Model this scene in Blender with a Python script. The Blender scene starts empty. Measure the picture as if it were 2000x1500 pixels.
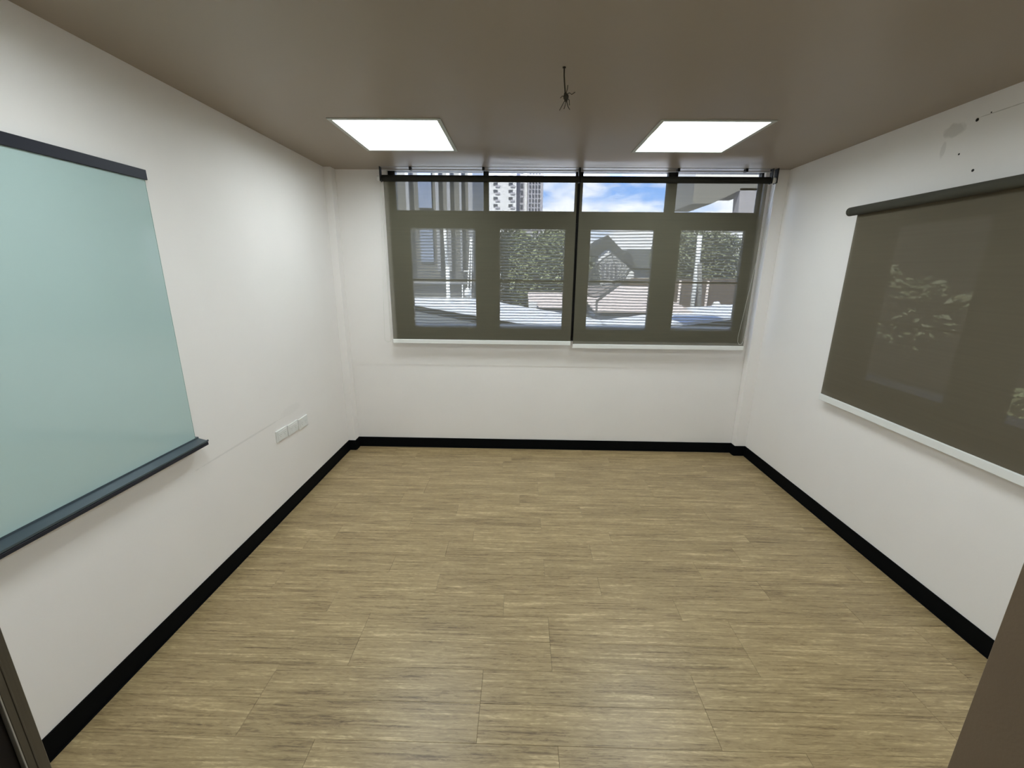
import bpy, bmesh, math, random
from mathutils import Vector, Matrix
random.seed(7)
sc = bpy.context.scene
C = sc.collection
PI = math.pi

# ---------------------------------------------------------------- camera
W, H = 3.856, 2.538            # room width and height, back wall at y = 0
FRONT = -3.6                   # front wall (door wall) plane
cam_d = bpy.data.cameras.new('camera')
cam = bpy.data.objects.new('camera', cam_d); C.objects.link(cam)
F_PX, YAW, PIT, ROL = 826.87, -0.0190, 0.2599, 0.0100
cam_d.sensor_fit = 'HORIZONTAL'; cam_d.sensor_width = 36.0
cam_d.lens = F_PX / 2000 * 36.0
cam_d.clip_start = 0.02; cam_d.clip_end = 1000
fw = Vector((math.sin(YAW)*math.cos(PIT), math.cos(YAW)*math.cos(PIT), -math.sin(PIT)))
rt = Vector((math.cos(YAW), -math.sin(YAW), 0)); up = rt.cross(fw)
r2 = rt*math.cos(ROL) + up*math.sin(ROL); u2 = -rt*math.sin(ROL) + up*math.cos(ROL)
m = Matrix((r2, u2, -fw)).transposed().to_4x4()
m.translation = Vector((1.6658, -3.9263, 1.71))
cam.matrix_world = m
sc.camera = cam

# ---------------------------------------------------------------- world: blue sky with cumulus
SKY = 1.12
w = bpy.data.worlds.new('sky'); sc.world = w; w.use_nodes = True
nt = w.node_tree; nt.nodes.clear(); N = nt.nodes.new; L = nt.links.new
out = N('ShaderNodeOutputWorld'); bg = N('ShaderNodeBackground'); bg.inputs[1].default_value = SKY
tc = N('ShaderNodeTexCoord'); sp = N('ShaderNodeSeparateXYZ'); L(tc.outputs['Generated'], sp.inputs[0])
gr = N('ShaderNodeValToRGB'); L(sp.outputs[2], gr.inputs[0])
e = gr.color_ramp.elements
e[0].position = 0.0; e[0].color = (2.3, 2.9, 3.9, 1)
e[1].position = 0.55; e[1].color = (0.35, 0.9, 2.6, 1)
x = e.new(0.16); x.color = (1.0, 1.85, 3.8, 1)
mp = N('ShaderNodeMapping'); mp.inputs['Scale'].default_value = (3.0, 3.0, 7.5); mp.inputs['Location'].default_value = (0.35, 0.2, 0.1)
L(tc.outputs['Generated'], mp.inputs[0])
ns = N('ShaderNodeTexNoise'); ns.inputs['Scale'].default_value = 2.1; ns.inputs['Detail'].default_value = 8; ns.inputs['Roughness'].default_value = 0.58
L(mp.outputs[0], ns.inputs[0])
cr = N('ShaderNodeValToRGB'); cr.color_ramp.elements[0].position = 0.48; cr.color_ramp.elements[1].position = 0.66
zb = N('ShaderNodeMapRange'); L(sp.outputs[2], zb.inputs[0]); zb.inputs[1].default_value = 0.0; zb.inputs[2].default_value = 0.30; zb.inputs[3].default_value = 0.20; zb.inputs[4].default_value = -0.03
sm = N('ShaderNodeMath'); L(ns.outputs[0], sm.inputs[0]); L(zb.outputs[0], sm.inputs[1]); L(sm.outputs[0], cr.inputs[0])
mx = N('ShaderNodeMix'); mx.data_type = 'RGBA'
L(cr.outputs[0], mx.inputs[0]); L(gr.outputs[0], mx.inputs[6]); mx.inputs[7].default_value = (3.9, 3.9, 4.3, 1)
L(mx.outputs[2], bg.inputs[0]); L(bg.outputs[0], out.inputs[0])

# ---------------------------------------------------------------- sun, behind our building and high
sd = bpy.data.lights.new('sun', 'SUN'); sd.energy = 26.0; sd.angle = 0.01; sd.color = (1.0, 0.96, 0.9)
sun = bpy.data.objects.new('sun', sd); C.objects.link(sun)
sun.rotation_euler = Vector((-0.26, -0.56, 0.80)).to_track_quat('Z', 'Y').to_euler()
sun.location = (0, -6, 12)

LAMP = 15.4                    # radiance of the ceiling panels' diffusers
vs = sc.view_settings
vs.view_transform = 'Standard'; vs.look = 'None'; vs.gamma = 1; vs.use_curve_mapping = False
vs.exposure = 0.0

# ---------------------------------------------------------------- material helpers
def newmat(name):
    mt = bpy.data.materials.new(name); mt.use_nodes = True
    mt.node_tree.nodes.clear()
    return mt, mt.node_tree.nodes.new, mt.node_tree.links.new

def mat(name, col, rough=0.5, metal=0.0, var=0.08, scale=12.0, bump=0.0, bscale=200.0, spec=0.5, stretch=(1, 1, 1), coat=0.0):
    mt, N, L = newmat(name)
    o = N('ShaderNodeOutputMaterial'); b = N('ShaderNodeBsdfPrincipled'); L(b.outputs[0], o.inputs[0])
    b.inputs['Roughness'].default_value = rough; b.inputs['Metallic'].default_value = metal
    b.inputs['Specular IOR Level'].default_value = spec; b.inputs['Coat Weight'].default_value = coat
    tc = N('ShaderNodeTexCoord'); mp = N('ShaderNodeMapping'); mp.inputs['Scale'].default_value = stretch
    L(tc.outputs['Object'], mp.inputs[0])
    n = N('ShaderNodeTexNoise'); n.inputs['Scale'].default_value = scale; n.inputs['Detail'].default_value = 4
    L(mp.outputs[0], n.inputs[0])
    mx = N('ShaderNodeMix'); mx.data_type = 'RGBA'; L(n.outputs[0], mx.inputs[0])
    mx.inputs[6].default_value = tuple(c*(1-var) for c in col) + (1,)
    mx.inputs[7].default_value = tuple(min(1, c*(1+var)) for c in col) + (1,)
    L(mx.outputs[2], b.inputs['Base Color'])
    if bump:
        n2 = N('ShaderNodeTexNoise'); n2.inputs['Scale'].default_value = bscale; L(mp.outputs[0], n2.inputs[0])
        bp = N('ShaderNodeBump'); bp.inputs['Strength'].default_value = bump; bp.inputs['Distance'].default_value = 0.002
        L(n2.outputs[0], bp.inputs['Height']); L(bp.outputs[0], b.inputs['Normal'])
    return mt

def wall_mat(name, col, marks=()):
    """painted plaster; marks = (centre, half size, strength, colour, raggedness)"""
    mt, N, L = newmat(name)
    o = N('ShaderNodeOutputMaterial'); b = N('ShaderNodeBsdfPrincipled'); L(b.outputs[0], o.inputs[0])
    b.inputs['Roughness'].default_value = 0.62; b.inputs['Specular IOR Level'].default_value = 0.25
    tc = N('ShaderNodeTexCoord')
    n = N('ShaderNodeTexNoise'); n.inputs['Scale'].default_value = 2.2; n.inputs['Detail'].default_value = 5
    L(tc.outputs['Object'], n.inputs[0])
    mx = N('ShaderNodeMix'); mx.data_type = 'RGBA'; L(n.outputs[0], mx.inputs[0])
    mx.inputs[6].default_value = tuple(c*0.965 for c in col) + (1,)
    mx.inputs[7].default_value = tuple(min(1, c*1.03) for c in col) + (1,)
    last = mx.outputs[2]
    rn = N('ShaderNodeTexNoise'); rn.inputs['Scale'].default_value = 28; rn.inputs['Detail'].default_value = 3
    L(tc.outputs['Object'], rn.inputs[0])
    for c, hs, st, mc, rag in marks:
        mp = N('ShaderNodeVectorMath'); mp.operation = 'SUBTRACT'; L(tc.outputs['Object'], mp.inputs[0]); mp.inputs[1].default_value = c
        dv = N('ShaderNodeVectorMath'); dv.operation = 'DIVIDE'; L(mp.outputs[0], dv.inputs[0]); dv.inputs[1].default_value = hs
        ln = N('ShaderNodeVectorMath'); ln.operation = 'LENGTH'; L(dv.outputs[0], ln.inputs[0])
        ad = N('ShaderNodeMath'); ad.operation = 'MULTIPLY_ADD'; L(rn.outputs[0], ad.inputs[0]); ad.inputs[1].default_value = rag; L(ln.outputs['Value'], ad.inputs[2])
        mr = N('ShaderNodeMapRange'); L(ad.outputs[0], mr.inputs[0])
        mr.inputs[1].default_value = 0.8 + rag*0.5; mr.inputs[2].default_value = 1.1 + rag*0.5
        mr.inputs[3].default_value = st; mr.inputs[4].default_value = 0.0
        m2 = N('ShaderNodeMix'); m2.data_type = 'RGBA'; L(mr.outputs[0], m2.inputs[0]); L(last, m2.inputs[6]); m2.inputs[7].default_value = tuple(mc) + (1,)
        last = m2.outputs[2]
    L(last, b.inputs['Base Color'])
    n2 = N('ShaderNodeTexNoise'); n2.inputs['Scale'].default_value = 90; n2.inputs['Detail'].default_value = 3; L(tc.outputs['Object'], n2.inputs[0])
    bp = N('ShaderNodeBump'); bp.inputs['Strength'].default_value = 0.12; bp.inputs['Distance'].default_value = 0.002
    L(n2.outputs[0], bp.inputs['Height']); L(bp.outputs[0], b.inputs['Normal'])
    return mt

def fabric_mat(name, col, openness):
    mt, N, L = newmat(name)
    o = N('ShaderNodeOutputMaterial'); ms = N('ShaderNodeMixShader'); d = N('ShaderNodeBsdfPrincipled'); t = N('ShaderNodeBsdfTransparent')
    d.inputs['Roughness'].default_value = 0.8; d.inputs['Specular IOR Level'].default_value = 0.15
    tc = N('ShaderNodeTexCoord'); mp = N('ShaderNodeMapping'); mp.inputs['Scale'].default_value = (0.6, 1, 25)
    L(tc.outputs['Object'], mp.inputs[0]); n = N('ShaderNodeTexNoise'); n.inputs['Scale'].default_value = 3; L(mp.outputs[0], n.inputs[0])
    mx = N('ShaderNodeMix'); mx.data_type = 'RGBA'; L(n.outputs[0], mx.inputs[0])
    mx.inputs[6].default_value = tuple(c*0.93 for c in col) + (1,); mx.inputs[7].default_value = tuple(c*1.07 for c in col) + (1,)
    L(mx.outputs[2], d.inputs['Base Color'])
    ms.inputs[0].default_value = openness; L(d.outputs[0], ms.inputs[1]); L(t.outputs[0], ms.inputs[2]); L(ms.outputs[0], o.inputs[0])
    return mt

def screen_mat():
    """insect mesh: wavy openness bands painted in for its moiré against the blind"""
    mt, N, L = newmat('insect_mesh')
    o = N('ShaderNodeOutputMaterial'); ms = N('ShaderNodeMixShader'); d = N('ShaderNodeBsdfTranslucent'); t = N('ShaderNodeBsdfTransparent')
    d.inputs[0].default_value = (0.40, 0.40, 0.37, 1)
    tc = N('ShaderNodeTexCoord'); mp = N('ShaderNodeMapping'); mp.inputs['Scale'].default_value = (0.42, 1, 1); L(tc.outputs['Object'], mp.inputs[0])
    wv = N('ShaderNodeTexWave'); wv.bands_direction = 'Z'; wv.inputs['Scale'].default_value = 12.2
    wv.inputs['Distortion'].default_value = 3.2; wv.inputs['Detail'].default_value = 1.0; wv.inputs['Detail Scale'].default_value = 0.30
    L(mp.outputs[0], wv.inputs[0])
    mr = N('ShaderNodeMapRange'); L(wv.outputs['Fac'], mr.inputs[0]); mr.inputs[1].default_value = 0.1; mr.inputs[2].default_value = 0.9; mr.inputs[3].default_value = 0.16; mr.inputs[4].default_value = 1.0
    L(mr.outputs[0], ms.inputs[0]); L(d.outputs[0], ms.inputs[1]); L(t.outputs[0], ms.inputs[2]); L(ms.outputs[0], o.inputs[0])
    return mt

def glass_mat(name='window_glass', tint=(0.93, 0.96, 0.95)):
    mt, N, L = newmat(name)
    o = N('ShaderNodeOutputMaterial'); ms = N('ShaderNodeMixShader'); g = N('ShaderNodeBsdfGlossy'); t = N('ShaderNodeBsdfTransparent'); f = N('ShaderNodeFresnel')
    f.inputs[0].default_value = 1.45; g.inputs['Roughness'].default_value = 0.02; t.inputs[0].default_value = tuple(tint) + (1,)
    ge = N('ShaderNodeNewGeometry'); iv = N('ShaderNodeMath'); iv.operation = 'SUBTRACT'; iv.inputs[0].default_value = 1.0; L(ge.outputs['Backfacing'], iv.inputs[1])
    mu = N('ShaderNodeMath'); mu.operation = 'MULTIPLY'; L(f.outputs[0], mu.inputs[0]); L(iv.outputs[0], mu.inputs[1])
    L(mu.outputs[0], ms.inputs[0]); L(t.outputs[0], ms.inputs[1]); L(g.outputs[0], ms.inputs[2]); L(ms.outputs[0], o.inputs[0])
    return mt

def wood_mat():
    mt, N, L = newmat('vinyl_wood')
    o = N('ShaderNodeOutputMaterial'); b = N('ShaderNodeBsdfPrincipled'); L(b.outputs[0], o.inputs[0])
    oi = N('ShaderNodeObjectInfo'); tc = N('ShaderNodeTexCoord')
    off = N('ShaderNodeVectorMath'); off.operation = 'SCALE'; off.inputs['Scale'].default_value = 37.0
    cmb = N('ShaderNodeCombineXYZ'); L(oi.outputs['Random'], cmb.inputs[0]); L(oi.outputs['Random'], cmb.inputs[2]); L(oi.outputs['Random'], cmb.inputs[1])
    L(cmb.outputs[0], off.inputs[0])
    ad = N('ShaderNodeVectorMath'); L(tc.outputs['Object'], ad.inputs[0]); L(off.outputs[0], ad.inputs[1])
    def noise(scl, s, det, rgh=0.55, dist=0.0):
        mp = N('ShaderNodeMapping'); mp.inputs['Scale'].default_value = scl; L(ad.outputs[0], mp.inputs[0])
        n = N('ShaderNodeTexNoise'); n.inputs['Scale'].default_value = s; n.inputs['Detail'].default_value = det
        n.inputs['Roughness'].default_value = rgh; n.inputs['Distortion'].default_value = dist
        L(mp.outputs[0], n.inputs[0]); return n.outputs[0]
    streak = noise((1.1, 34, 1), 3.2, 6, 0.62, 0.25)        # long fine grain
    broad = noise((0.9, 9, 1), 2.0, 3, 0.5, 0.8)            # broad tone bands
    fig = noise((5, 26, 1), 3.0, 4, 0.6, 1.8)               # cathedral figure
    def comb(a, b_, fa):
        m_ = N('ShaderNodeMix'); m_.data_type = 'FLOAT'; m_.inputs[0].default_value = fa; L(a, m_.inputs[2]); L(b_, m_.inputs[3]); return m_.outputs[0]
    v = comb(comb(streak, broad, 0.33), fig, 0.3)
    cr = N('ShaderNodeValToRGB'); L(v, cr.inputs[0]); e = cr.color_ramp.elements
    e[0].position = 0.36; e[0].color = (0.135, 0.086, 0.037, 1)
    e[1].position = 0.65; e[1].color = (0.660, 0.510, 0.285, 1)
    x = e.new(0.465); x.color = (0.312, 0.224, 0.109, 1)
    x = e.new(0.55); x.color = (0.405, 0.300, 0.152, 1)
    hv = N('ShaderNodeHueSaturation'); L(cr.outputs[0], hv.inputs['Color'])
    mr = N('ShaderNodeMapRange'); L(oi.outputs['Random'], mr.inputs[0]); mr.inputs[3].default_value = 0.96; mr.inputs[4].default_value = 1.04
    L(mr.outputs[0], hv.inputs['Value']); L(hv.outputs[0], b.inputs['Base Color'])
    b.inputs['Roughness'].default_value = 0.38; b.inputs['Specular IOR Level'].default_value = 0.6
    bp = N('ShaderNodeBump'); bp.inputs['Strength'].default_value = 0.25; bp.inputs['Distance'].default_value = 0.0006
    L(streak, bp.inputs['Height']); L(bp.outputs[0], b.inputs['Normal'])
    return mt

def emit_mat(name, col, st):
    mt, N, L = newmat(name)
    o = N('ShaderNodeOutputMaterial'); em = N('ShaderNodeEmission'); em.inputs[0].default_value = tuple(col) + (1,); em.inputs[1].default_value = st
    L(em.outputs[0], o.inputs[0]); return mt

# ---------------------------------------------------------------- mesh helpers
class MB:
    def __init__(s): s.bm = bmesh.new()
    def box(s, a, b, bevel=0.0, seg=1):
        r = bmesh.ops.create_cube(s.bm, size=1.0); vs_ = r['verts']
        for v in vs_:
            v.co = Vector((a[i] + (b[i]-a[i])*(v.co[i]+0.5) for i in range(3)))
        if bevel:
            ed = {e_ for v in vs_ for e_ in v.link_edges}
            bmesh.ops.bevel(s.bm, geom=list(ed), offset=bevel, segments=seg, affect='EDGES', profile=0.5)
        return s
    def prism(s, pts, axis, lo, hi):
        """polygon pts (2-D) extruded along axis 0/1/2"""
        def P(q, h):
            q = list(q); q.insert(axis, h); return Vector(q)
        a = [s.bm.verts.new(P(q, lo)) for q in pts]; b = [s.bm.verts.new(P(q, hi)) for q in pts]
        n = len(pts)
        s.bm.faces.new(a); s.bm.faces.new(b[::-1])
        for i in range(n): s.bm.faces.new((a[i], b[i], b[(i+1) % n], a[(i+1) % n]))
        return s
    def tube(s, pts, r, n=8, cap=True, radii=None):
        pts = [Vector(q) for q in pts]; rings = []
        prev = None
        for i, q in enumerate(pts):
            d = (pts[min(i+1, len(pts)-1)] - pts[max(i-1, 0)]).normalized()
            if prev is None:
                a = d.orthogonal().normalized()
            else:
                a = (prev - d*prev.dot(d)).normalized()
            prev = a; b = d.cross(a); rr = radii[i] if radii else r
            rings.append([s.bm.verts.new(q + (a*math.cos(2*PI*k/n) + b*math.sin(2*PI*k/n))*rr) for k in range(n)])
        for i in range(len(rings)-1):
            for k in range(n):
                f = s.bm.faces.new((rings[i][k], rings[i][(k+1) % n], rings[i+1][(k+1) % n], rings[i+1][k])); f.smooth = True
        if cap: s.bm.faces.new(rings[0][::-1]); s.bm.faces.new(rings[-1])
        return s
    def ball(s, c, r, sub=1, sc_=(1, 1, 1)):
        q = bmesh.ops.create_icosphere(s.bm, subdivisions=sub, radius=r)
        for v in q['verts']: v.co = Vector(c) + Vector((v.co.x*sc_[0], v.co.y*sc_[1], v.co.z*sc_[2]))
        return s
    def grid(s, o, u, v, nu, nv, fn=None):
        o, u, v = Vector(o), Vector(u), Vector(v); g = []
        for j in range(nv+1):
            row = []
            for i in range(nu+1):
                q = o + u*(i/nu) + v*(j/nv)
                if fn: q = fn(q, i/nu, j/nv)
                row.append(s.bm.verts.new(q))
            g.append(row)
        for j in range(nv):
            for i in range(nu):
                f = s.bm.faces.new((g[j][i], g[j][i+1], g[j+1][i+1], g[j+1][i])); f.smooth = True
        return s
    def build(s, name, m_, parent=None, smooth=False):
        me = bpy.data.meshes.new(name)
        bmesh.ops.recalc_face_normals(s.bm, faces=s.bm.faces[:])
        s.bm.to_mesh(me); s.bm.free()
        if smooth:
            for p in me.polygons: p.use_smooth = True
        me.materials.append(m_)
        o = bpy.data.objects.new(name, me); C.objects.link(o)
        if parent: o.parent = parent
        return o

def empty(name, loc=(0, 0, 0), rz=0.0, parent=None):
    o = bpy.data.objects.new(name, None); C.objects.link(o); o.location = loc; o.rotation_euler = (0, 0, rz)
    o.empty_display_size = 0.1
    if parent: o.parent = parent
    return o

def tag(o, label=None, cat=None, group=None, kind=None):
    if label: o['label'] = label
    if cat: o['category'] = cat
    if group: o['group'] = group
    if kind: o['kind'] = kind
    return o

def copy_tree(o, parent=None):
    c = o.copy(); C.objects.link(c); c.parent = parent
    for ch in [q for q in bpy.data.objects if q.parent == o]: copy_tree(ch, c)
    return c

# ---------------------------------------------------------------- materials
WALLC = (0.875, 0.84, 0.81)
M = {
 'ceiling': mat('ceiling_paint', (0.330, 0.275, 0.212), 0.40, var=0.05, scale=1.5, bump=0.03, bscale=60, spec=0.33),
 'base': mat('black_vinyl', (0.0035, 0.004, 0.0045), 0.6, var=0.2, spec=0.05),
 'wood': wood_mat(),
 'sub': mat('screed', (0.07, 0.055, 0.035), 0.9),
 'bronze': mat('dark_bronze_frame', (0.020, 0.018, 0.016), 0.4, 0.3, spec=0.3),
 'glass': glass_mat(),
 'mesh': screen_mat(),
 'fabric': fabric_mat('sunscreen_fabric', (0.138, 0.127, 0.090), 0.24),
 'fabric2': fabric_mat('sunscreen_fabric_right', (0.132, 0.112, 0.078), 0.065),
 'roll': mat('rolled_fabric', (0.075, 0.072, 0.056), 0.85, spec=0.1),
 'rollbacklit': mat('rolled_fabric_backlit', (0.030, 0.029, 0.024), 0.9, spec=0.1),  # darker copy of the roll; its backlit look is put into the colour
 'whitebar': mat('white_aluminium', (0.80, 0.80, 0.77), 0.4, spec=0.4, var=0.02),
 'alu': mat('brushed_aluminium', (0.55, 0.55, 0.56), 0.35, 0.6),
 'blackpl': mat('black_plastic', (0.012, 0.011, 0.010), 0.5, spec=0.3),
 'chainpl': mat('white_chain', (0.62, 0.62, 0.55), 0.4),
 'plate': mat('white_plastic', (0.78, 0.78, 0.75), 0.35, var=0.02, spec=0.5),
 'slot': mat('dark_slot', (0.25, 0.25, 0.23), 0.6),
 'mint': mat('mint_back_painted_glass', (0.455, 0.590, 0.570), 0.06, var=0.02, scale=2, spec=0.5, coat=0.4),
 'mintedge': mat('green_glass_edge', (0.22, 0.36, 0.32), 0.15),
 'navy': mat('dark_navy_aluminium', (0.016, 0.018, 0.028), 0.45, 0.2, var=0.1, spec=0.4),
 'slate': mat('slate_grey_aluminium', (0.075, 0.100, 0.115), 0.40, 0.3, var=0.08),
 'taupe': mat('taupe_door_frame', (0.235, 0.165, 0.105), 0.55, var=0.06, scale=30, bump=0.1, bscale=300),
 'stile': mat('grey_brown_aluminium', (0.140, 0.120, 0.088), 0.45, 0.2, var=0.15, scale=8, stretch=(60, 60, 1)),
 'bead': mat('pale_bead', (0.60, 0.57, 0.50), 0.4),
 'darkgap': mat('dark_gap_shade', (0.012, 0.007, 0.004), 0.8),
 'lampframe': mat('lamp_frame', (0.50, 0.52, 0.48), 0.5, 0.0, var=0.02),
 'lamp': emit_mat('lamp_diffuser', (0.91, 1.0, 1.03), LAMP),
 'wire': mat('dark_wire', (0.035, 0.028, 0.015), 0.7),
 'hole': mat('dark_hole', (0.02, 0.018, 0.014), 0.9),
 'hallwall': mat('hall_paint', (0.42, 0.40, 0.37), 0.7),
}

# ================================================================ SETTING
floor = empty('floor'); tag(floor, 'light brown wood grain vinyl plank floor of the empty room', 'floor', kind='structure')
MB().box((-0.12, -5.6, -0.12), (W+0.12, 0.10, -0.004)).build('subfloor', M['sub'], floor)
PL, PWD = 0.914, 0.1524
pm = MB().box((0.0004, 0.0003, -0.0038), (PL-0.0004, PWD-0.0003, 0.0), 0.0006)
plank0 = pm.build('plank', M['wood'], floor)
mesh_cache = {}
def plank_mesh(x0, x1, w_):
    k = (round(x0, 3), round(x1, 3), round(w_, 3))
    if k not in mesh_cache:
        b = MB().box((x0+0.0004, 0.0003, -0.0038), (x1-0.0004, w_-0.0003, 0.0), 0.0006)
        t = b.build('plank', M['wood'], floor); mesh_cache[k] = t.data; bpy.data.objects.remove(t)
    return mesh_cache[k]
first = True; y = 0.0; row = 0
while y > -3.72:
    w_ = PWD
    sh = -random.choice([0.0, 0.23, 0.457, 0.305, 0.61, 0.76, 0.15])
    x = sh
    while x < W:
        a = max(0, -x); b_ = min(PL, W-x)
        if b_-a > 0.02:
            if first: o = plank0; first = False
            else: o = plank0.copy(); C.objects.link(o)
            o.data = plank_mesh(a, b_, w_); o.parent = floor
            o.location = (x, y-w_, 0)
        x += PL
    y -= PWD; row += 1
MB().box((0.0, -5.5, -0.0038), (W, y, 0.0)).build('hall_flooring', M['wood'], floor)

LIGHTS = [(0.873, -0.920), (2.757, -0.912), (0.873, -2.68), (2.757, -2.68)]
LHX, LHY = 0.304, 0.314
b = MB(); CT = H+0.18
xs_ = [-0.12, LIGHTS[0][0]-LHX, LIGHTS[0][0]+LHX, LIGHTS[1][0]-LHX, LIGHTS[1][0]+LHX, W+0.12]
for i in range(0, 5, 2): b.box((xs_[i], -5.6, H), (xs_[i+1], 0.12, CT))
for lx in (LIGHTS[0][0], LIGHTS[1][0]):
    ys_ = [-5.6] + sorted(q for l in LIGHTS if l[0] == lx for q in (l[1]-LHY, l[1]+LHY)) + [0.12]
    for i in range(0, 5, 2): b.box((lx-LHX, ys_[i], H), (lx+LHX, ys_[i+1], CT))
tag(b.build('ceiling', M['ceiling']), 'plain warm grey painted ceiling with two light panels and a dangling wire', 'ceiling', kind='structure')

# left wall
wl_m = wall_mat('wall_left_paint', WALLC, [((0, -1.55, 0.70), (0.1, 0.42, 0.006), 0.25, (0.5, 0.49, 0.46), 0.9), ((0, -1.02, 0.72), (0.1, 0.13, 0.035), 0.12, (0.62, 0.61, 0.58), 0.8)])
tag(MB().box((-0.12, -5.6, 0), (0, 0.10, H)).build('wall_left', wl_m), 'white painted left wall with the green glass board and sockets', 'wall', kind='structure')
# back wall with window opening
WX0, WX1, WZ0, WZ1 = 0.505, 3.705, 1.085, H
wb_m = wall_mat('wall_back_paint', WALLC)
b = MB()
b.box((0, 0.0035, 0), (W, 0.12, 0.842)).box((0, 0.0, 0.842), (W, 0.12, WZ0)).box((0, 0, WZ0), (WX0, 0.12, H)).box((WX1, 0, WZ0), (W, 0.12, H))
tag(b.build('wall_back', wb_m), 'white painted back wall below and around the window', 'wall', kind='structure')
# right wall with window opening behind blind
RY0, RY1, RZ0, RZ1 = -2.80, -0.935, 0.90, 2.10
smear = (0.36, 0.335, 0.30)
wr_m = wall_mat('wall_right_paint', WALLC, [
  ((W, -1.465, 2.425), (0.2, 0.055, 0.034), 0.33, smear, 0.9),
  ((W, -1.430, 2.345), (0.2, 0.014, 0.040), 0.22, smear, 1.0),
  ((W, -1.70, 2.447), (0.2, 0.14, 0.0022), 0.45, (0.30, 0.27, 0.22), 1.2),
])
b = MB(); X2 = W+0.12
b.box((W, -5.6, 0), (X2, RY0, H)).box((W, RY1, 0), (X2, 0.12, H)).box((W, RY0, 0), (X2, RY1, RZ0)).box((W, RY0, RZ1), (X2, RY1, H))
wr = tag(b.build('wall_right', wr_m), 'white painted right wall with stains and screw holes above the blind', 'wall', kind='structure')
def disc(name, c, r, ax, m_, parent=None, t=0.002):
    v = Vector((0, 0, 0)); v[ax] = t
    return MB().tube([Vector(c)-v, Vector(c)+v], r, 12).build(name, m_, parent)
for (yy, zz, rr) in ((-1.575, 2.439, 0.0075), (-1.525, 2.301, 0.0045), (-1.619, 2.207, 0.0065), (-1.635, 2.452, 0.003)):
    disc('screw_hole', (W, yy, zz), rr, 0, M['hole'], wr, 0.0012)
# front wall with doorway
DX0, DX1, DZ = 1.165, 2.108, 2.1
fm = wall_mat('wall_front_paint', WALLC)
b = MB(); b.box((0, -3.72, 0), (DX0-0.05, FRONT, H)).box((DX1+0.05, -3.72, 0), (W, FRONT, H)).box((DX0-0.05, -3.72, DZ+0.05), (DX1+0.05, FRONT, H))
tag(b.build('wall_front', fm), 'white wall around the open doorway nearest the viewer', 'wall', kind='structure')
tag(MB().box((-0.12, -5.6, 0), (W+0.12, -5.5, H)).build('wall_hall', M['hallwall']), 'grey hall wall behind the doorway', 'wall', kind='structure')
# corner columns (trim)
tag(MB().box((0, -0.0957, 0), (0.0645, 0.0, H), 0.002).build('trim_1', wb_m), 'white boxed pipe column in the left back corner', 'column', kind='structure')
tag(MB().box((W-0.0997, -0.0744, 0), (W, 0.0, H), 0.002).build('trim_2', wb_m), 'white boxed pipe column in the right back corner', 'column', kind='structure')
# baseboards
BH, BT = 0.0994, 0.007
def base_run(name, label, pts):
    b = MB()
    for (x0, y0, x1, y1, nx, ny) in pts:
        a = (min(x0, x1, x0+nx*BT, x1+nx*BT), min(y0, y1, y0+ny*BT, y1+ny*BT)); c = (max(x0, x1, x0+nx*BT, x1+nx*BT), max(y0, y1, y0+ny*BT, y1+ny*BT))
        b.box((a[0], a[1], 0.0005), (c[0], c[1], BH), 0.0012)
        T2 = BT+0.006
        a = (min(x0, x1, x0+nx*T2, x1+nx*T2), min(y0, y1, y0+ny*T2, y1+ny*T2)); c = (max(x0, x1, x0+nx*T2, x1+nx*T2), max(y0, y1, y0+ny*T2, y1+ny*T2))
        b.box((a[0], a[1], 0.0005), (c[0], c[1], 0.005), 0.001)
    return tag(b.build(name, M['base']), label, 'baseboard', kind='structure')
base_run('baseboard_left', 'black skirting along the left wall', [(0, FRONT, 0, -0.0957, 1, 0), (0, -0.0957, 0.0645+BT, -0.0957, 0, -1), (0.0645, -0.0957, 0.0645, 0, 1, 0)])
base_run('baseboard_back', 'black skirting along the back wall under the window', [(0.0645, 0.0, W-0.0997, 0.0, 0, -1)])
base_run('baseboard_right', 'black skirting along the right wall', [(W, FRONT, W, -0.0744, -1, 0), (W-0.0997-BT, -0.0744, W, -0.0744, 0, -1), (W-0.0997, -0.0744, W-0.0997, 0, -1, 0)])

# door frame, seen from the hall side
door = empty('door_1', (DX0, FRONT, 0)); tag(door, 'open doorway frame, metal profile at left and taupe jamb at right', 'door frame', kind='structure')
def dpart(name, a, b_, m_, bev=0.0008):
    o = MB().box(tuple(a[i]-door.location[i] for i in range(3)), tuple(b_[i]-door.location[i] for i in range(3)), bev).build(name, m_, door); return o
st = dpart('stile', (DX0-0.05, -3.6170, 0), (DX0, -3.6000, DZ), M['stile']); tag(st, 'grey brown metal edge of the frame')
dpart('stile_groove', (DX0-0.03, -3.6105, 0), (DX0+0.0006, -3.6085, DZ), M['stile'], 0.0004)
dpart('bead', (DX0-0.05, -3.6185, 0), (DX0+0.0004, -3.6170, DZ), M['bead'], 0.0003)
dpart('gap_shade', (DX0-0.05, -3.6345, 0), (DX0-0.004, -3.6185, DZ), M['darkgap'])  # dark strip painted for the shade in the frame's gap
dpart('jamb', (DX0-0.05, -3.74, 0), (DX0, -3.6345, DZ), M['whitebar'])
dpart('jamb', (DX1, -3.74, 0), (DX1+0.05, FRONT+0.001, DZ), M['taupe'])
dpart('head', (DX0-0.05, -3.74, DZ), (DX1+0.05, FRONT+0.001, DZ+0.05), M['taupe'])

# ---------------------------------------------------------------- window_1 in the back wall
def box_part(root, name, boxes, m_, parent=None, bev=0.0015):
    b = MB()
    for a, c in boxes: b.box(a, c, bev)
    return b.build(name, m_, parent or root)

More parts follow.
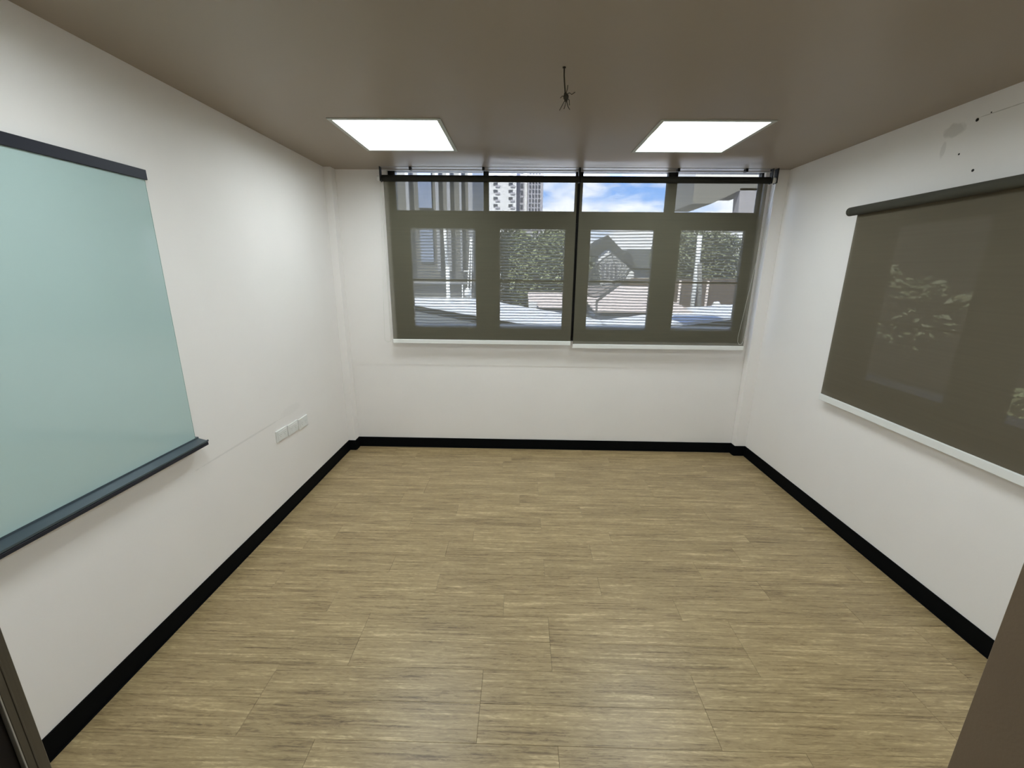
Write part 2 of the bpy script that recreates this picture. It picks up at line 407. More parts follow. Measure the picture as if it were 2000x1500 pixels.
def build_window(name, label, loc, rz, x0, x1, z0, z1, low, tr, rail, head, cross, screens=True):
    """local x along the wall, z up, +y outwards. low/tr: lists of pane x ranges; z ranges in low_z/tr_z"""
    root = empty(name, loc, rz); tag(root, label, 'window', kind='structure')
    (lz0, lz1), (tz0, tz1) = rail, head
    Y0, Y1 = 0.03, 0.085
    fr = [((x0, Y0, z0), (x1, Y1, z0+0.03))]
    cuts = [(low[i][1]+low[i+1][0])/2 for i in range(len(low)-1)]
    lowtop = lz1+0.05
    fr.append(((x0, Y0, z0), (x0+0.035, Y1, lowtop))); fr.append(((x1-0.035, Y0, z0), (x1, Y1, lowtop)))
    for c in cuts: fr.append(((c-0.012, Y0, z0+0.03), (c+0.012, Y1, lowtop)))
    if tr:
        fr.append(((x0, Y0, lowtop), (x1, Y1, tz0)))
        fr.append(((x0, Y0, tz1), (x1, Y1, z1)))
        edges = [x0] + [q for t in tr for q in t] + [x1]
        for i in range(0, len(edges), 2): fr.append(((edges[i], Y0, tz0), (edges[i+1], Y1, tz1)))
    else:
        fr.append(((x0, Y0, lowtop), (x1, Y1, z1)))
    box_part(root, 'window_frame', fr, M['bronze'])
    xs = [x0+0.035] + [c for c in cuts] + [x1-0.035]
    for i, (a, c) in enumerate(low):
        L0 = xs[i] + (0.012 if i else 0) + 0.002; L1 = xs[i+1] - (0.012 if i < len(low)-1 else 0) - 0.002
        yb, ye = Y0-0.008, Y1-0.012
        bb, tt = z0+0.032, lowtop-0.002
        sash = box_part(root, 'sash', [((L0, yb, bb), (a, ye, tt)), ((c, yb, bb), (L1, ye, tt)), ((a, yb, bb), (c, ye, lz0)), ((a, yb, lz1), (c, ye, tt))], M['bronze'])
        MB().box((a-0.004, 0.060, lz0-0.004), (c+0.004, 0.064, lz1+0.004)).build('pane', M['glass'], sash)
        if cross: MB().box((a, 0.026, cross-0.0065), (c, 0.040, cross+0.0065), 0.001).build('crossbar', M['bronze'], sash)
        if screens:
            MB().grid((a, 0.034, lz0), (c-a, 0, 0), (0, 0, lz1-lz0), 2, 2).build('insect_screen', M['mesh'], sash)
    for a, c in tr:
        MB().box((a-0.004, 0.056, tz0-0.004), (c+0.004, 0.060, tz1+0.004)).build('pane', M['glass'], root)
    return root
w1 = build_window('window_1', 'wide dark framed window with four casements and transoms behind the blinds', (0, 0, 0), 0, WX0, WX1, WZ0, WZ1,
    [(0.675, 1.253), (1.471, 2.047), (2.269, 2.828), (3.055, 3.615)], [(0.566, 1.328), (1.373, 2.120), (2.183, 2.905), (2.985, 3.690)],
    (1.197, 2.071), (2.219, 2.533), 1.628)
MB().box((WX0, 0.0, H-0.004), (WX1, 0.03, H-0.001)).build('head_lining', M['whitebar'], w1)
MB().box((WX0-0.03, 0.086, 1.075), (WX1+0.03, 0.26, 1.205), 0.003).build('outer_sill', M['bead'], w1)
w2 = build_window('window_2', 'dark framed side window behind the blind on the right wall', (W, 0, 0), -PI/2, -RY1, -RY0, RZ0, RZ1,
    [(1.190, 1.758), (2.015, 2.590)], [], (1.035, 1.990), (2.0, 2.0), 1.430, screens=False)

MB().box((-RY1-0.02, 0.086, 0.90), (-RY0+0.02, 0.24, 1.045), 0.003).build('outer_sill', M['bead'], w2)

# ================================================================ THINGS IN THE ROOM
# ceiling panels: the two in view and their two twins behind them
def make_light():
    """open-bottomed recessed box: lip at the ceiling, white sides, diffuser 8 cm up"""
    r = empty('ceiling_light'); X_, Y_, D = LHX, LHY, 0.076
    b = MB(); o, i_ = 0.020, 0.004
    for a, c in (((-X_-o, -Y_-o), (X_+o, -Y_+i_)), ((-X_-o, Y_-i_), (X_+o, Y_+o)), ((-X_-o, -Y_+i_), (-X_+i_, Y_-i_)), ((X_-i_, -Y_+i_), (X_+o, Y_-i_))):
        b.box((a[0], a[1], -0.005), (c[0], c[1], 0), 0.001)
    b.build('frame', M['lampframe'], r)
    b = MB(); t = 0.003
    b.box((-X_, -Y_, 0), (X_, -Y_+t, D)).box((-X_, Y_-t, 0), (X_, Y_, D)).box((-X_, -Y_+t, 0), (-X_+t, Y_-t, D)).box((X_-t, -Y_+t, 0), (X_, Y_-t, D)).box((-X_, -Y_, D), (X_, Y_, D+0.03))
    b.build('housing', M['lampframe'], r)
    MB().box((-X_+t, -Y_+t, D-0.004), (X_-t, Y_-t, D-0.001)).build('diffuser', M['lamp'], r)
    return r
lt = make_light()
for i, (lx, ly, lab) in enumerate([(0.873, -0.920, 'square white ceiling light panel left of the hanging wire'),
        (2.757, -0.912, 'square white ceiling light panel right of the hanging wire'),
        (0.873, -2.68, 'square white ceiling light panel near the door, above the glass board'),
        (2.757, -2.68, 'square white ceiling light panel near the door, on the side blind side')]):
    o = lt if i == 0 else copy_tree(lt)
    o.location = (lx, ly, H); tag(o, lab, 'ceiling light', 'recessed square ceiling panels')

# hanging wire
hx, hy = 1.832, -1.870
wr_ = empty('hanging_wire', (hx, hy, H)); tag(wr_, 'thin dark wire with frayed ends dangling from the ceiling between the light panels', 'wire')
MB().tube([(0, 0, 0.002), (0, 0, -0.003)], 0.007, 10).build('ceiling_hole', M['hole'], wr_)
MB().tube([(0, 0, 0), (0.001, 0, -0.03), (0.004, 0.001, -0.06), (0.008, 0, -0.095)], 0.0030, 6).build('cable', M['wire'], wr_)
MB().ball((0.012, 0, -0.110), 0.0115, 2, (1.0, 1.0, 1.2)).ball((0.009, 0.002, -0.098), 0.0075, 1).ball((0.013, -0.002, -0.123), 0.0075, 1).build('connector', M['wire'], wr_)
for pts in ([(0.012, 0, -0.10), (0.026, 0, -0.094), (0.036, 0.004, -0.099), (0.050, 0.004, -0.090)],
            [(0.012, 0, -0.095), (0.017, 0, -0.078), (0.018, 0, -0.066)],
            [(0.014, 0, -0.112), (0.026, 0.003, -0.120), (0.028, 0.002, -0.140)],
            [(0.010, 0, -0.108), (-0.004, 0, -0.106), (-0.012, 0.003, -0.113)],
            [(0.012, 0, -0.12), (0.010, 0, -0.140), (0.005, 0, -0.155)],
            [(0.010, 0, -0.118), (-0.004, 0.002, -0.142), (-0.014, 0, -0.160)],
            [(0.014, 0, -0.12), (0.022, 0.002, -0.145), (0.030, 0, -0.157)]):
    MB().tube(pts, 0.0015, 5).build('strand', M['wire'], wr_)

# roller blinds
def make_blind(name, label, loc, rz, wid, ztop, zbar, rad, head=None, chain=None, roll=None, fab=None, fy=0.018, ends=()):
    """local x 0..wid, -y into the room, loc at the fabric's left edge at z=0; tube centre y = 0"""
    root = empty(name, loc, rz); tag(root, label, 'roller blind')
    MB().tube([(-0.004, 0, ztop), (wid+0.002, 0, ztop)], rad, 28).build('roller_tube', roll, root)
    def wav(q, u, v): return q + Vector((0, 0.0015*math.sin(u*9+v*2)*(1-v), 0))
    MB().grid((0, fy, zbar[1]-0.005), (wid, 0, 0), (0, 0, ztop-zbar[1]+0.005), 24, 16, wav).build('fabric', fab, root)
    MB().box((-0.002, fy-0.010, zbar[0]), (wid+0.002, fy+0.010, zbar[1]), 0.004, 2).build('bottom_bar', M['whitebar'], root)
    if ends:
        for xx in ends: MB().box((xx, -0.018, ztop-rad), (xx+0.006, 0.030, head if head else ztop+rad), 0.001).build('end_bracket', M['blackpl'], root)
    if head:
        MB().box((-0.006, -0.003, head-0.0035), (wid+0.006, 0.004, head-0.0005)).build('head_rail', M['alu'], root)
        MB().box((-0.006, -0.002, head-0.027), (wid+0.006, 0.002, head-0.0225)).build('head_rail', M['alu'], root)
    if chain:
        b = MB().tube(chain, 0.0011, 6)
        for i in range(len(chain)-1):
            a, c = Vector(chain[i]), Vector(chain[i+1]); k = max(1, int((c-a).length/0.012))
            for j in range(k): b.ball(a + (c-a)*(j/k), 0.0020, 1)
        tag(b.build('bead_chain', M['chainpl'], root), kind='stuff')
    return root
TY = -0.100
b1 = make_blind('roller_blind', 'dark olive screen blind covering the left half of the back window', (0.497, TY, 0), 0, 1.625, 2.4505, (1.062, 1.100), 0.0255, H, [(-0.018, -0.01, 2.43), (-0.070, -0.01, 1.12), (-0.066, -0.01, 1.09), (-0.045, -0.01, 1.076), (-0.020, -0.01, 1.082), (-0.012, -0.01, 1.11), (-0.014, -0.01, 2.43)], M['rollbacklit'], M['fabric'], ends=(-0.020, 1.628))
b2 = make_blind('roller_blind', 'dark olive screen blind covering the right half of the back window', (2.145, TY, 0), 0, 1.543, 2.4505, (1.036, 1.076), 0.0255, H, [(1.575, -0.02, 2.44), (1.532, -0.02, 1.90), (1.464, -0.02, 1.16), (1.467, -0.02, 1.12), (1.482, -0.02, 1.096), (1.502, -0.02, 1.098), (1.516, -0.02, 1.13), (1.560, -0.02, 1.9), (1.590, -0.02, 2.44)], M['rollbacklit'], M['fabric'], ends=(-0.011, 1.553))
for r_, xs in ((b1, (0.235, 0.842)), (b2, (0.795, 1.345))):
    for xx in xs: MB().box((xx-0.010, -0.012, H-0.026), (xx+0.010, 0.030, H-0.001), 0.002).build('mounting_clip', M['blackpl'], r_)
# white clutch end caps
MB().tube([(1.543+0.017, 0, 2.4505), (1.543+0.045, 0, 2.4505)], 0.022, 20).build('clutch', M['plate'], b2)
MB().box((1.543+0.046, -0.026, 2.425), (1.543+0.052, 0.03, H), 0.001).build('cover_plate', M['blackpl'], b2)
MB().tube([(-0.042, 0, 2.4505), (-0.020, 0, 2.4505)], 0.020, 20).build('clutch', M['plate'], b1)
b3 = make_blind('roller_blind', 'dark olive screen blind with a fat roll on the right wall', (W-0.06, -0.972, 0), -PI/2, 1.93, 2.105, (0.845, 0.890), 0.027, None, None, M['roll'], M['fabric2'], fy=0.022)
MB().tube([(-0.040, 0, 2.105), (-0.004, 0, 2.105)], 0.0268, 24).build('end_cap', M['roll'], b3)
MB().box((0.02, 0.0, 2.09), (0.05, 0.06, 2.12), 0.002).build('end_bracket', M['blackpl'], b3)
MB().box((1.88, 0.0, 2.09), (1.91, 0.06, 2.12), 0.002).build('end_bracket', M['blackpl'], b3)

# glass writing board
gb = empty('glass_board', (0, -1.945, 0.86)); tag(gb, 'pale green glass writing board with dark top rail and pen tray on the left wall', 'writing board')
GY = -1.25   # length towards the door
MB().box((0.004, GY, 0.0), (0.014, 0.0, 1.235), 0.0008).build('glass_panel', M['mint'], gb)
MB().box((0.0038, 0.0, 0.0), (0.0142, 0.0016, 1.235)).build('glass_edge', M['mintedge'], gb)
MB().box((0.0, GY-0.01, 1.221), (0.022, 0.008, 1.262), 0.0015).build('top_rail', M['navy'], gb)
b = MB(); b.prism([(0.0, -0.004), (0.062, -0.014), (0.066, -0.010), (0.066, -0.003), (0.062, -0.002), (0.058, -0.007), (0.016, 0.004), (0.016, 0.012), (0.0, 0.012)], 1, GY-0.01, 0.020)
b.build('pen_tray', M['slate'], gb)
MB().box((0.0, GY-0.01, -0.030), (0.064, 0.020, -0.0145), 0.002).build('tray_lip', M['navy'], gb)

# wall sockets
def make_socket():
    r = empty('wall_socket')
    MB().box((0, -0.067, -0.041), (0.011, 0.067, 0.041), 0.004, 2).build('plate', M['plate'], r)
    md = MB().box((0.0105, -0.052, -0.026), (0.0130, 0.052, 0.026), 0.001).build('socket_face', M['plate'], r)
    b = MB()
    for cy in (-0.027, 0.027):
        for dy in (-0.008, 0.008): b.tube([(0.0125, cy+dy, 0.004), (0.0132, cy+dy, 0.004)], 0.0024, 8)
        b.tube([(0.0125, cy, -0.009), (0.0132, cy, -0.009)], 0.0024, 8)
    tag(b.build('pin_holes', M['slot'], md), kind='stuff')
    return r
s0 = make_socket()
for i, (sy, sz, lab) in enumerate([(-1.188, 0.595, 'white wall socket, nearest the glass board of the three'), (-1.043, 0.587, 'middle white wall socket of the row of three'), (-0.895, 0.577, 'white wall socket nearest the back corner, last of the three')]):
    o = s0 if i == 0 else copy_tree(s0)
    o.location = (0, sy, sz); tag(o, lab, 'socket', 'white sockets in a row on the left wall')

# ================================================================ OUTSIDE
X = {
 'ground': mat('asphalt', (0.12, 0.115, 0.105), 0.9, scale=1),
 'white_roof': mat('white_metal_roof', (0.74, 0.76, 0.80), 0.5, 0.0, var=0.05, scale=1.2),
 'shaded_roof': mat('shaded_roof_grey', (0.085, 0.095, 0.105), 0.75, var=0.2, scale=3),  # our building's shadow on the near roof, put into the colour
 'pink_roof': mat('weathered_pink_roof', (0.50, 0.43, 0.40), 0.8, var=0.25, scale=2.5, stretch=(0.5, 3, 3)),
 'dark_tile': mat('dark_grey_tiles', (0.050, 0.052, 0.050), 0.8, var=0.2, scale=4),
 'white_wall': mat('white_render', (0.72, 0.71, 0.70), 0.8, scale=2),
 'tower': mat('tower_white', (0.55, 0.54, 0.54), 0.8, scale=0.1),
 'towergrey': mat('tower_grey', (0.30, 0.29, 0.32), 0.8, scale=0.1),
 'towerwin': mat('tower_window', (0.06, 0.065, 0.08), 0.3),
 'darkbld': mat('dark_cladding', (0.090, 0.088, 0.084), 0.5, var=0.3, scale=0.6, stretch=(1, 1, 0.3)),
 'bluepanel': mat('blue_glass_panel', (0.17, 0.20, 0.27), 0.2, 0.2, var=0.35, scale=0.9),
 'fin': mat('grey_metal_fin', (0.21, 0.21, 0.22), 0.5, 0.2),
 'palefin': mat('pale_blue_fin', (0.30, 0.38, 0.42), 0.5),
 'pole': mat('white_pole', (0.75, 0.75, 0.72), 0.5),
 'dish': mat('dark_dish_mesh', (0.07, 0.07, 0.075), 0.6),
 'dishp': fabric_mat('perforated_dish', (0.10, 0.10, 0.105), 0.36),
 'brown': mat('dark_brown_wall', (0.026, 0.020, 0.015), 0.9, var=0.25, scale=2),
 'conc': mat('grey_concrete', (0.17, 0.165, 0.155), 0.85, scale=2),
 'trunk': mat('bark', (0.16, 0.13, 0.10), 0.9),
 'leaf': mat('leaves', (0.165, 0.185, 0.095), 0.6, var=0.6, scale=6),
 'leafd': mat('dark_leaves', (0.125, 0.135, 0.080), 0.6, var=0.6, scale=6),
 'shed': mat('brown_boards', (0.085, 0.058, 0.045), 0.85, var=0.2, scale=4),
}
tag(MB().box((-150, 1.5, -3.9), (150, 330, -3.5)).box((4.05, -9, -3.9), (20, 1.5, -3.5)).build('ground', X['ground']), 'street level ground outside', 'ground', kind='structure')

def corrugated(name, mt, root, o, u, v, amp=0.02, pitch=0.2, thick=0.04):
    """sheet spanned by u (across the ribs) and v (along them), ribs as real waves"""
    o, u, v = Vector(o), Vector(u), Vector(v); n = max(8, int(u.length/pitch)*4)
    nm = u.cross(v).normalized()
    if nm.z < 0: nm = -nm
    b = MB(); rows = []
    for off in (0.0, -thick):
        for vv in (0.0, 1.0):
            rows.append([b.bm.verts.new(o + u*(i/n) + v*vv + nm*(off + amp*math.sin(i/4*2*PI))) for i in range(n+1)])
    A0, A1, B0, B1 = rows
    for i in range(n):
        for q in ((A0[i], A0[i+1], A1[i+1], A1[i]), (B0[i], B1[i], B1[i+1], B0[i+1]), (A0[i], B0[i], B0[i+1], A0[i+1]), (A1[i], A1[i+1], B1[i+1], B1[i])):
            b.bm.faces.new(q)
    b.bm.faces.new((A0[0], A1[0], B1[0], B0[0])); b.bm.faces.new((A0[n], B0[n], B1[n], A1[n]))
    return b.build(name, mt, root)

# nearest low roofs
r = empty('low_roof', (3, 6, -3.5)); tag(r, 'corrugated shed roof directly below the window, its grey standing for shade', 'roof')
corrugated('roof_sheet', X['shaded_roof'], r, (-8.5, -3.6, 3.66), (0.001, 11.5, 0.0), (16.0, 0, 0.0), 0.03, 0.35)
MB().box((-8.4, -3.5, 0), (7.4, 7.8, 3.58)).build('shed_wall', X['conc'], r)

r = empty('canopy_roof', (0, 10, -3.5)); tag(r, 'white metal canopy roof receding to the left outside the window', 'roof')
def quad_roof(name, root, pts, z, mt, th=0.08):
    lo = root.location
    b = MB(); b.prism([(p[0]-lo[0], p[1]-lo[1]) for p in pts], 2, z-th-lo[2], z-lo[2]); return b.build(name, mt, root)
quad_roof('roof_sheet', r, [(-4.6, 19.0), (-2.67, 20.4), (2.95, 9.0), (3.75, 7.4), (3.5, 5.35), (2.75, 5.45), (0.34, 8.7), (-2.60, 12.6), (-5.4, 16.6)], 0.5, X['white_roof'])
for (px_, py_) in ((-3.8, 16), (0.6, 9.3), (3.2, 6.4)): MB().box((px_-0.05, py_-10-0.05, 0), (px_+0.05, py_-10+0.05, 3.95)).build('post', X['pole'], r)
r = empty('canopy_roof', (7, 9, -3.5)); tag(r, 'white metal canopy roof receding to the right outside the window', 'roof')
quad_roof('roof_sheet', r, [(3.72, 5.35), (4.45, 5.5), (5.40, 6.68), (7.85, 8.75), (11.5, 11.6), (12.6, 15.6), (10.5, 14.2), (7.30, 11.7), (5.5, 9.2), (3.76, 7.4)], 0.48, X['white_roof'])
for (px_, py_) in ((4.6, 6.6), (7.6, 9.8), (10.8, 13.2)): MB().box((px_-7-0.05, py_-9-0.05, 0), (px_-7+0.05, py_-9+0.05, 3.92)).build('post', X['pole'], r)

# weathered house roofs in the middle
r = empty('pitched_roof', (6.5, 12, -3.5)); tag(r, 'weathered pinkish corrugated roof behind the satellite dish', 'roof')
corrugated('roof_sheet', X['pink_roof'], r, (-2.5, -2.3, 4.02), (0.0, 5.4, 0.62), (3.1, 0, 0.0), 0.035, 0.42)
MB().box((-2.3, -2.0, 0), (0.5, 3.0, 3.85)).build('house_wall', X['white_wall'], r)
r = empty('pitched_roof', (3.0, 13, -3.5)); tag(r, 'small weathered pinkish roof left of the satellite dish', 'roof')
corrugated('roof_sheet', X['pink_roof'], r, (-1.05, -1.2, 3.95), (0.0, 2.6, 0.42), (2.0, 0, 0.0), 0.03, 0.35)
MB().box((-0.95, -1.0, 0), (0.9, 1.2, 3.85)).build('house_wall', X['white_wall'], r)
MB().box((-1.05, -1.35, 3.85), (-0.75, -1.1, 4.15), 0.01).build('gutter_box', X['white_wall'], r)

# gabled house
r = empty('gabled_house', (7, 23, -3.5)); tag(r, 'white gabled house with dark grey tiled roof behind the satellite dish', 'house')
z0 = 3.5
gable = [(-0.86, 0), (1.3, 0), (1.3, z0+1.7), (0.55, z0+2.35), (-0.30, z0+3.10), (-0.86, z0+2.65)]
MB().prism(gable, 1, -1.0, 3.0).build('wall', X['white_wall'], r)
MB().prism([(-0.40, z0+3.78), (1.35, z0+2.15), (1.35, z0+1.92), (-0.34, z0+3.12), (-1.05, z0+2.55), (-1.6, z0+2.75)], 1, -1.14, 3.3).build('roof', X['dark_tile'], r)
MB().box((1.3, -0.6, 0), (2.9, 3, z0+2.1)).build('side_wing', X['white_wall'], r)
MB().prism([(-1.0, z0+1.98), (1.2, z0+3.15), (1.35, z0+3.15), (3.4, z0+1.98)], 0, 1.36, 3.2).build('roof', X['dark_tile'], r)
for k in range(4):
    MB().box((-0.62+0.26*k, -1.02, z0+1.35), (-0.46+0.26*k, -0.99, z0+2.2)).build('louvre', X['towergrey'], r)

# satellite dish
DC = Vector((4.10, 8.0, 1.58)); ax = Vector((-0.44, 0.58, 0.52)).normalized()
r = empty('satellite_dish', (4.05, 8.0, -3.5)); tag(r, 'big dark mesh satellite dish on a thin mast outside the window', 'satellite dish')
a1 = ax.orthogonal().normalized(); a2 = ax.cross(a1); R_, DP = 0.76, 0.30
def dp(t, ph): return DC - r.location + (a1*math.cos(ph)+a2*math.sin(ph))*R_*t + ax*(DP*(t*t-1)) + ax*0.1
b = MB(); rings = []
nseg = 36
for j in range(1, 7): rings.append([b.bm.verts.new(dp(j/6, 2*PI*k/nseg)) for k in range(nseg)])
c0 = b.bm.verts.new(dp(0, 0))
for k in range(nseg): b.bm.faces.new((c0, rings[0][k], rings[0][(k+1) % nseg]))
for j in range(5):
    for k in range(nseg): b.bm.faces.new((rings[j][k], rings[j][(k+1) % nseg], rings[j+1][(k+1) % nseg], rings[j+1][k]))
b.build('mesh_reflector', X['dishp'], r, smooth=True)
MB().tube([dp(1, 2*PI*k/36) for k in range(37)], 0.018, 6).build('rim', X['dish'], r)
for k in range(12): MB().tube([dp(t/5, 2*PI*k/12) - ax*0.01 for t in range(6)], 0.009, 5).build('rib', X['dish'], r)
fp = dp(0, 0) + ax*0.78
MB().tube([fp, fp + ax*0.14], 0.05, 10).build('feed_horn', X['dish'], r)
for k in range(3): MB().tube([dp(0.95, 2*PI*k/3), fp], 0.008, 5).build('strut', X['dish'], r)
hub = dp(0, 0) - ax*0.12
MB().tube([dp(0, 0), hub, Vector((-0.29, 0, 4.44))], 0.035, 8).build('mount', X['dish'], r)
MB().tube([Vector((-0.29, 0, 3.7)), Vector((-0.29, 0, 4.46))], 0.030, 8).build('mast', X['dish'], r)
MB().tube([Vector((-0.29, 0, 0)), Vector((-0.29, 0, 3.7))], 0.030, 8).build('mast', X['dish'], r)

# dark clad building, left
r = empty('office_block', (-5, 16, -3.5)); tag(r, 'dark clad office block with tall glass strips at the left of the window view', 'building')
MB().box((-9, 0.3, 0), (4.48, 8, 15)).build('wall', X['darkbld'], r)
fx = [-8.6, -7.4, -6.2, -5.0, -3.8, -2.6, -1.4]
for i, (xa, xb, mk, pr) in enumerate([(-0.95, -0.25, 'bluepanel', 0.1), (0.10, 0.30, 'fin', 0.3), (0.75, 0.98, 'palefin', 0.25), (1.55, 1.70, 'fin', 0.3), (2.05, 2.65, 'bluepanel', 0.1), (2.85, 3.0, 'fin', 0.3), (3.35, 3.5, 'fin', 0.3), (3.9, 4.0, 'fin', 0.3), (4.28, 4.48, 'fin', 0.25)] + [(q, q+0.6, 'bluepanel', 0.1) for q in fx]):
    if mk == 'bluepanel':
        for k in range(4): MB().box((xa, 0.3-pr, 5.6+k*2.3), (xb, 0.32, 7.7+k*2.3), 0.01).build('window', X[mk], r)
    else: MB().box((xa, 0.3-pr, 5.2), (xb, 0.32, 15), 0.01).build('fin', X[mk], r)
for zz in (1.0, 2.9, 4.6): MB().box((-8.8, 0.05, zz), (4.4, 0.31, zz+0.10)).build('ledge', X['fin'], r)
for xx in (1.15, 2.0, 3.3): MB().box((xx, 0.1, 1.2), (xx+0.55, 0.31, 2.6)).build('window', X['bluepanel'], r)

# white tower far away
r = empty('apartment_tower', (-5, 225, -3.5)); tag(r, 'far white high rise apartment tower with rows of small windows', 'building')
def tb(name, x0, x1, y0, z1, mt): return MB().box((x0+5, y0-225, 0), (x1+5, 12, z1+3.5)).build(name, mt, r)
tb('white_block', -30.0, -1.4, 220, 78, X['tower']); tb('grey_block', -1.4, 4.1, 224, 78, X['towergrey']); tb('stair_block', 2.6, 3.9, 222.5, 78, X['tower']); tb('grid_block', 4.1, 11.7, 221, 74, X['towergrey'])
cache = {}
def tw(x, z, w_, h_, y, nm='window', mt='towerwin'):
    k = (nm, w_, h_)
    if k not in cache:
        o = MB().box((0, -0.25, 0), (w_, 0.1, h_)).build(nm, X[mt], r); cache[k] = o
    else:
        o = cache[k].copy(); C.objects.link(o)
    o.location = (x+5, y-225, z+3.5)
for k in range(14):
    z = 22.3 + k*3.25
    for xx in (-19.9, ): tw(xx, z, 1.5, 1.7, 220)
    for xx in (-26.0,): tw(xx, z, 1.5, 1.7, 220)
    for xx in (-12.6, -5.2):
        tw(xx, z+0.4, 2.0, 1.2, 220); tw(xx+0.9, z-0.5, 2.2, 0.9, 219.9, 'balcony', 'towergrey')
    tw(0.6, z, 1.2, 2.0, 224)
for k in range(22):
    z = 22.3 + k*2.1
    for xx in (4.9, 6.4, 7.9, 9.4): tw(xx, z, 0.8, 1.3, 221, 'small_window')

# white pole, water tank, lattice mast
r = tag(MB().tube([(-1.22, 13, -3.5), (-1.19, 13, 1.9)], 0.075, 12).tube([(-1.215, 13, 1.9), (-1.27, 13, 3.68)], 0.058, 12).build('utility_pole', X['pole']), 'white upright pole in front of the dark office block', 'pole')
r = empty('lattice_mast', (-0.98, 15.3, -3.5)); tag(r, 'slim pale lattice mast right of the white pole', 'mast')
for (xa, xb) in ((-0.05, 0.28), (0.28, 0.33)): MB().tube([(xa, 0, 0), (xb+0.15, 0, 6.6)], 0.022, 6).build('leg', X['pole'], r)
MB().tube([(0.10, 0, 5.2), (0.36, 0, 5.2)], 0.018, 5).build('crosspiece', X['pole'], r)
MB().ball((0.45, 0, 7.15), 0.14, 2).build('lamp', X['pole'], r)
r = empty('water_tank', (-0.35, 12.4, -3.5)); tag(r, 'round white water tank beside a short post', 'tank')
MB().tube([(0, 0, 4.28), (0, 0, 4.34), (0, 0, 4.52), (0, 0, 4.58)], 0.12, 14, radii=[0.08, 0.125, 0.125, 0.06]).build('tank', X['pole'], r)
MB().tube([(0, 0, 0), (0, 0, 4.30)], 0.03, 8).build('stand', X['pole'], r)
MB().tube([(-0.22, 0, 0), (-0.20, 0, 4.70)], 0.025, 6).build('post', X['pole'], r)
r = tag(MB().tube([(3.42, 9.6, -3.5), (3.36, 9.6, 1.05), (3.24, 9.6, 1.45)], 0.035, 8).build('vent_pipe', X['pole']), 'thin white pipe left of the satellite dish', 'pipe')

# brown shed with posts and trees at the right
r = empty('boarded_shed', (10, 17, -3.5)); tag(r, 'brown boarded shed wall with pale posts beyond the right canopy roof', 'shed')
b = MB(); k = -3.2
for i in range(19): MB().box((-3.1+i*0.38, 0, 3.3), (-3.1+i*0.38+0.36, 0.06, 4.95), 0.004).build('board', X['shed'], r)
MB().box((-3.2, 0.06, 0), (4.2, 2.2, 4.9)).build('wall', X['shed'], r)
for xx in (-2.3, -0.9, 0.4, 2.0): MB().tube([(xx, -0.4, 0), (xx, -0.4, 4.9)], 0.06, 8).build('post', X['pink_roof'], r)
MB().box((-3.4, -0.7, 3.05), (4.3, 0.0, 3.35), 0.01).build('ledge', X['pink_roof'], r)
MB().ball((0.75, -0.75, 3.72), 0.20, 2, (1, 1, 1.3)).build('white_jar', X['pole'], r)
r = tag(MB().tube([(9.25, 14, -3.5), (9.0, 14, 0.9), (8.85, 14, 2.1)], 0.085, 10).build('utility_pole', X['conc']), 'leaning grey pole in front of the brown shed', 'pole')
r = tag(MB().tube([(9.35, 15.5, -3.5), (9.35, 15.5, 2.35), (9.32, 15.5, 3.3)], 0.10, 10).build('utility_pole', X['pole']), 'pale post standing in the tree above the brown shed', 'pole')

def make_tree(name, label, loc, hgt, blobs, mt, nleaf, ls, cat='tree', trunk_r=0.12):
    root = empty(name, loc); tag(root, label, cat)
    pts = [(0, 0, 0), (0.1, 0.05, hgt*0.35), (-0.05, 0, hgt*0.7)]
    MB().tube(pts, trunk_r, 8, radii=[trunk_r, trunk_r*0.8, trunk_r*0.4]).build('trunk', X['trunk'], root)
    vs_, fs = [], []
    rnd = random.Random(name + label)
    for (cx, cy, cz, rx, ry, rz_) in blobs:
        for _ in range(nleaf):
            u = rnd.gauss(0, 1), rnd.gauss(0, 1), rnd.gauss(0, 1); ln = math.sqrt(sum(q*q for q in u)) or 1
            rr = rnd.random()**0.35
            c = Vector((cx+u[0]/ln*rx*rr, cy+u[1]/ln*ry*rr, cz+u[2]/ln*rz_*rr))
            t = Vector((rnd.gauss(0, 1), rnd.gauss(0, 1), rnd.gauss(0, 1))).normalized(); s_ = t.orthogonal().normalized()
            k = ls*(0.6+0.8*rnd.random()); n = len(vs_)
            vs_ += [c-t*k, c+s_*k*0.5, c+t*k, c-s_*k*0.5]; fs.append((n, n+1, n+2, n+3))
    me = bpy.data.meshes.new('foliage'); me.from_pydata(vs_, [], fs); me.materials.append(mt)
    f = bpy.data.objects.new('foliage', me); C.objects.link(f); f.parent = root
    return root
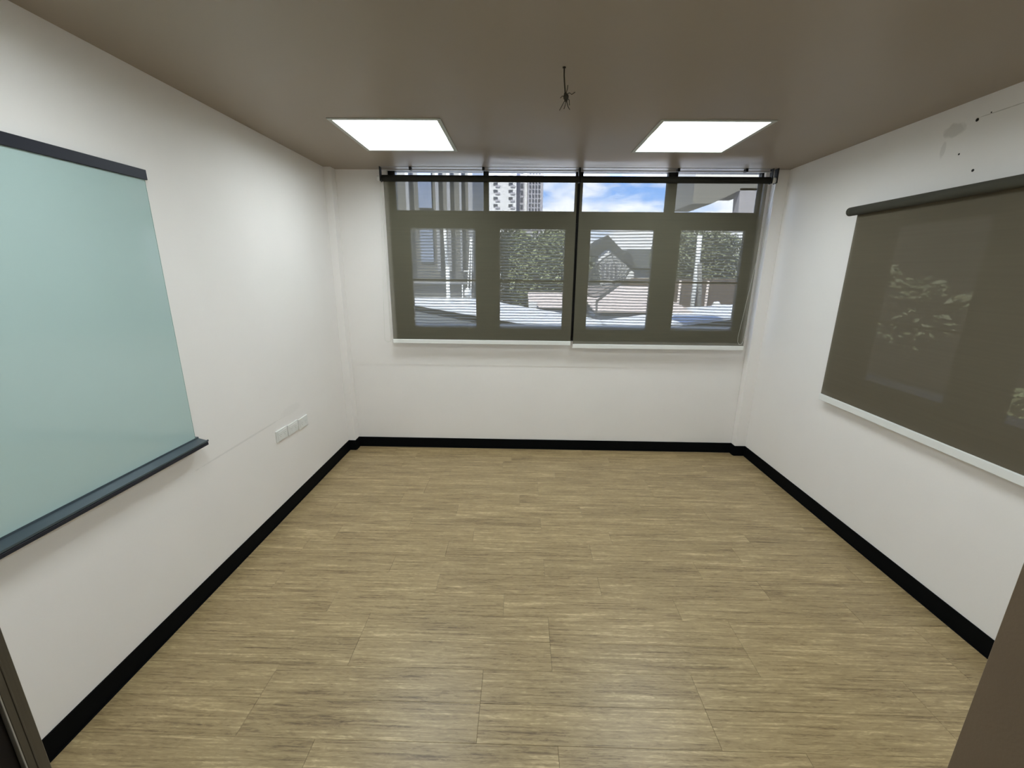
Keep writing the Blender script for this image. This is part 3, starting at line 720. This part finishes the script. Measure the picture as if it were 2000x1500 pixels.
make_tree('leafy_tree', 'green leafy tree behind the second casement from the left', (2.4, 20, -3.5), 6.2, [(-0.2, 0, 4.9, 1.9, 1.3, 1.5), (1.1, 0.3, 6.0, 1.4, 1.2, 1.6), (-1.2, 0.2, 6.2, 1.2, 1.0, 1.3), (0.2, 0.4, 3.8, 2.2, 1.2, 0.9), (0.3, 0.6, 5.4, 2.1, 0.5, 2.0)], X['leaf'], 4200, 0.105)
make_tree('leafy_tree', 'green tree at the left end of the gabled house', (5.0, 16.8, -3.5), 5.2, [(-0.15, 0, 4.7, 0.55, 0.6, 1.2), (-0.2, 0, 3.8, 0.7, 0.7, 0.9)], X['leafd'], 2600, 0.09)
make_tree('leafy_tree', 'dark tree rising above the brown shed', (11.4, 20.55, -3.5), 6.4, [(-1.2, 0, 6.0, 1.5, 1.1, 1.5), (1.0, 0.2, 5.9, 1.8, 1.1, 1.6), (0.2, 0, 4.6, 2.6, 1.1, 1.2), (0.0, 0.3, 5.7, 2.3, 0.6, 2.0)], X['leafd'], 4200, 0.11)

# neighbour at the right: dark wall with concrete canopy and the alley plants beside the side window
r = empty('neighbour_building', (7.5, 0, -3.5)); tag(r, 'dark brown neighbouring building with grey concrete canopy at the right', 'building')
MB().box((-1.32, -9, 0), (1.5, 5.1, 10)).build('wall', X['brown'], r)
MB().prism([(-2.53, 6.52), (-2.16, 6.52), (-1.65, 6.76), (-1.3, 6.76), (-1.3, 7.9), (-2.53, 7.9)], 1, 5.0, 6.2).build('canopy', X['conc'], r)
MB().prism([(-1.62, 6.3), (-1.52, 6.3), (-1.3, 6.3), (-1.3, 6.8), (-1.65, 6.8)], 1, 5.0, 5.25).build('bracket', X['towergrey'], r)
make_tree('alley_shrub', 'sunlit shrub dimly seen through the right wall blind', (5.05, -0.10, -3.5), 5.0, [(0, -0.05, 5.10, 0.15, 0.25, 0.10), (0, 0.32, 5.22, 0.1, 0.12, 0.09), (0, -0.48, 5.02, 0.12, 0.1, 0.07), (0.1, 0.05, 4.75, 0.3, 0.35, 0.2)], X['leafd'], 130, 0.035, 'shrub', 0.05)
make_tree('alley_shrub', 'brighter shrub at the frame edge behind the right wall blind', (5.0, -1.15, -3.5), 4.2, [(0, 0.0, 4.30, 0.30, 0.38, 0.20)], X['leaf'], 800, 0.032, 'shrub', 0.05)
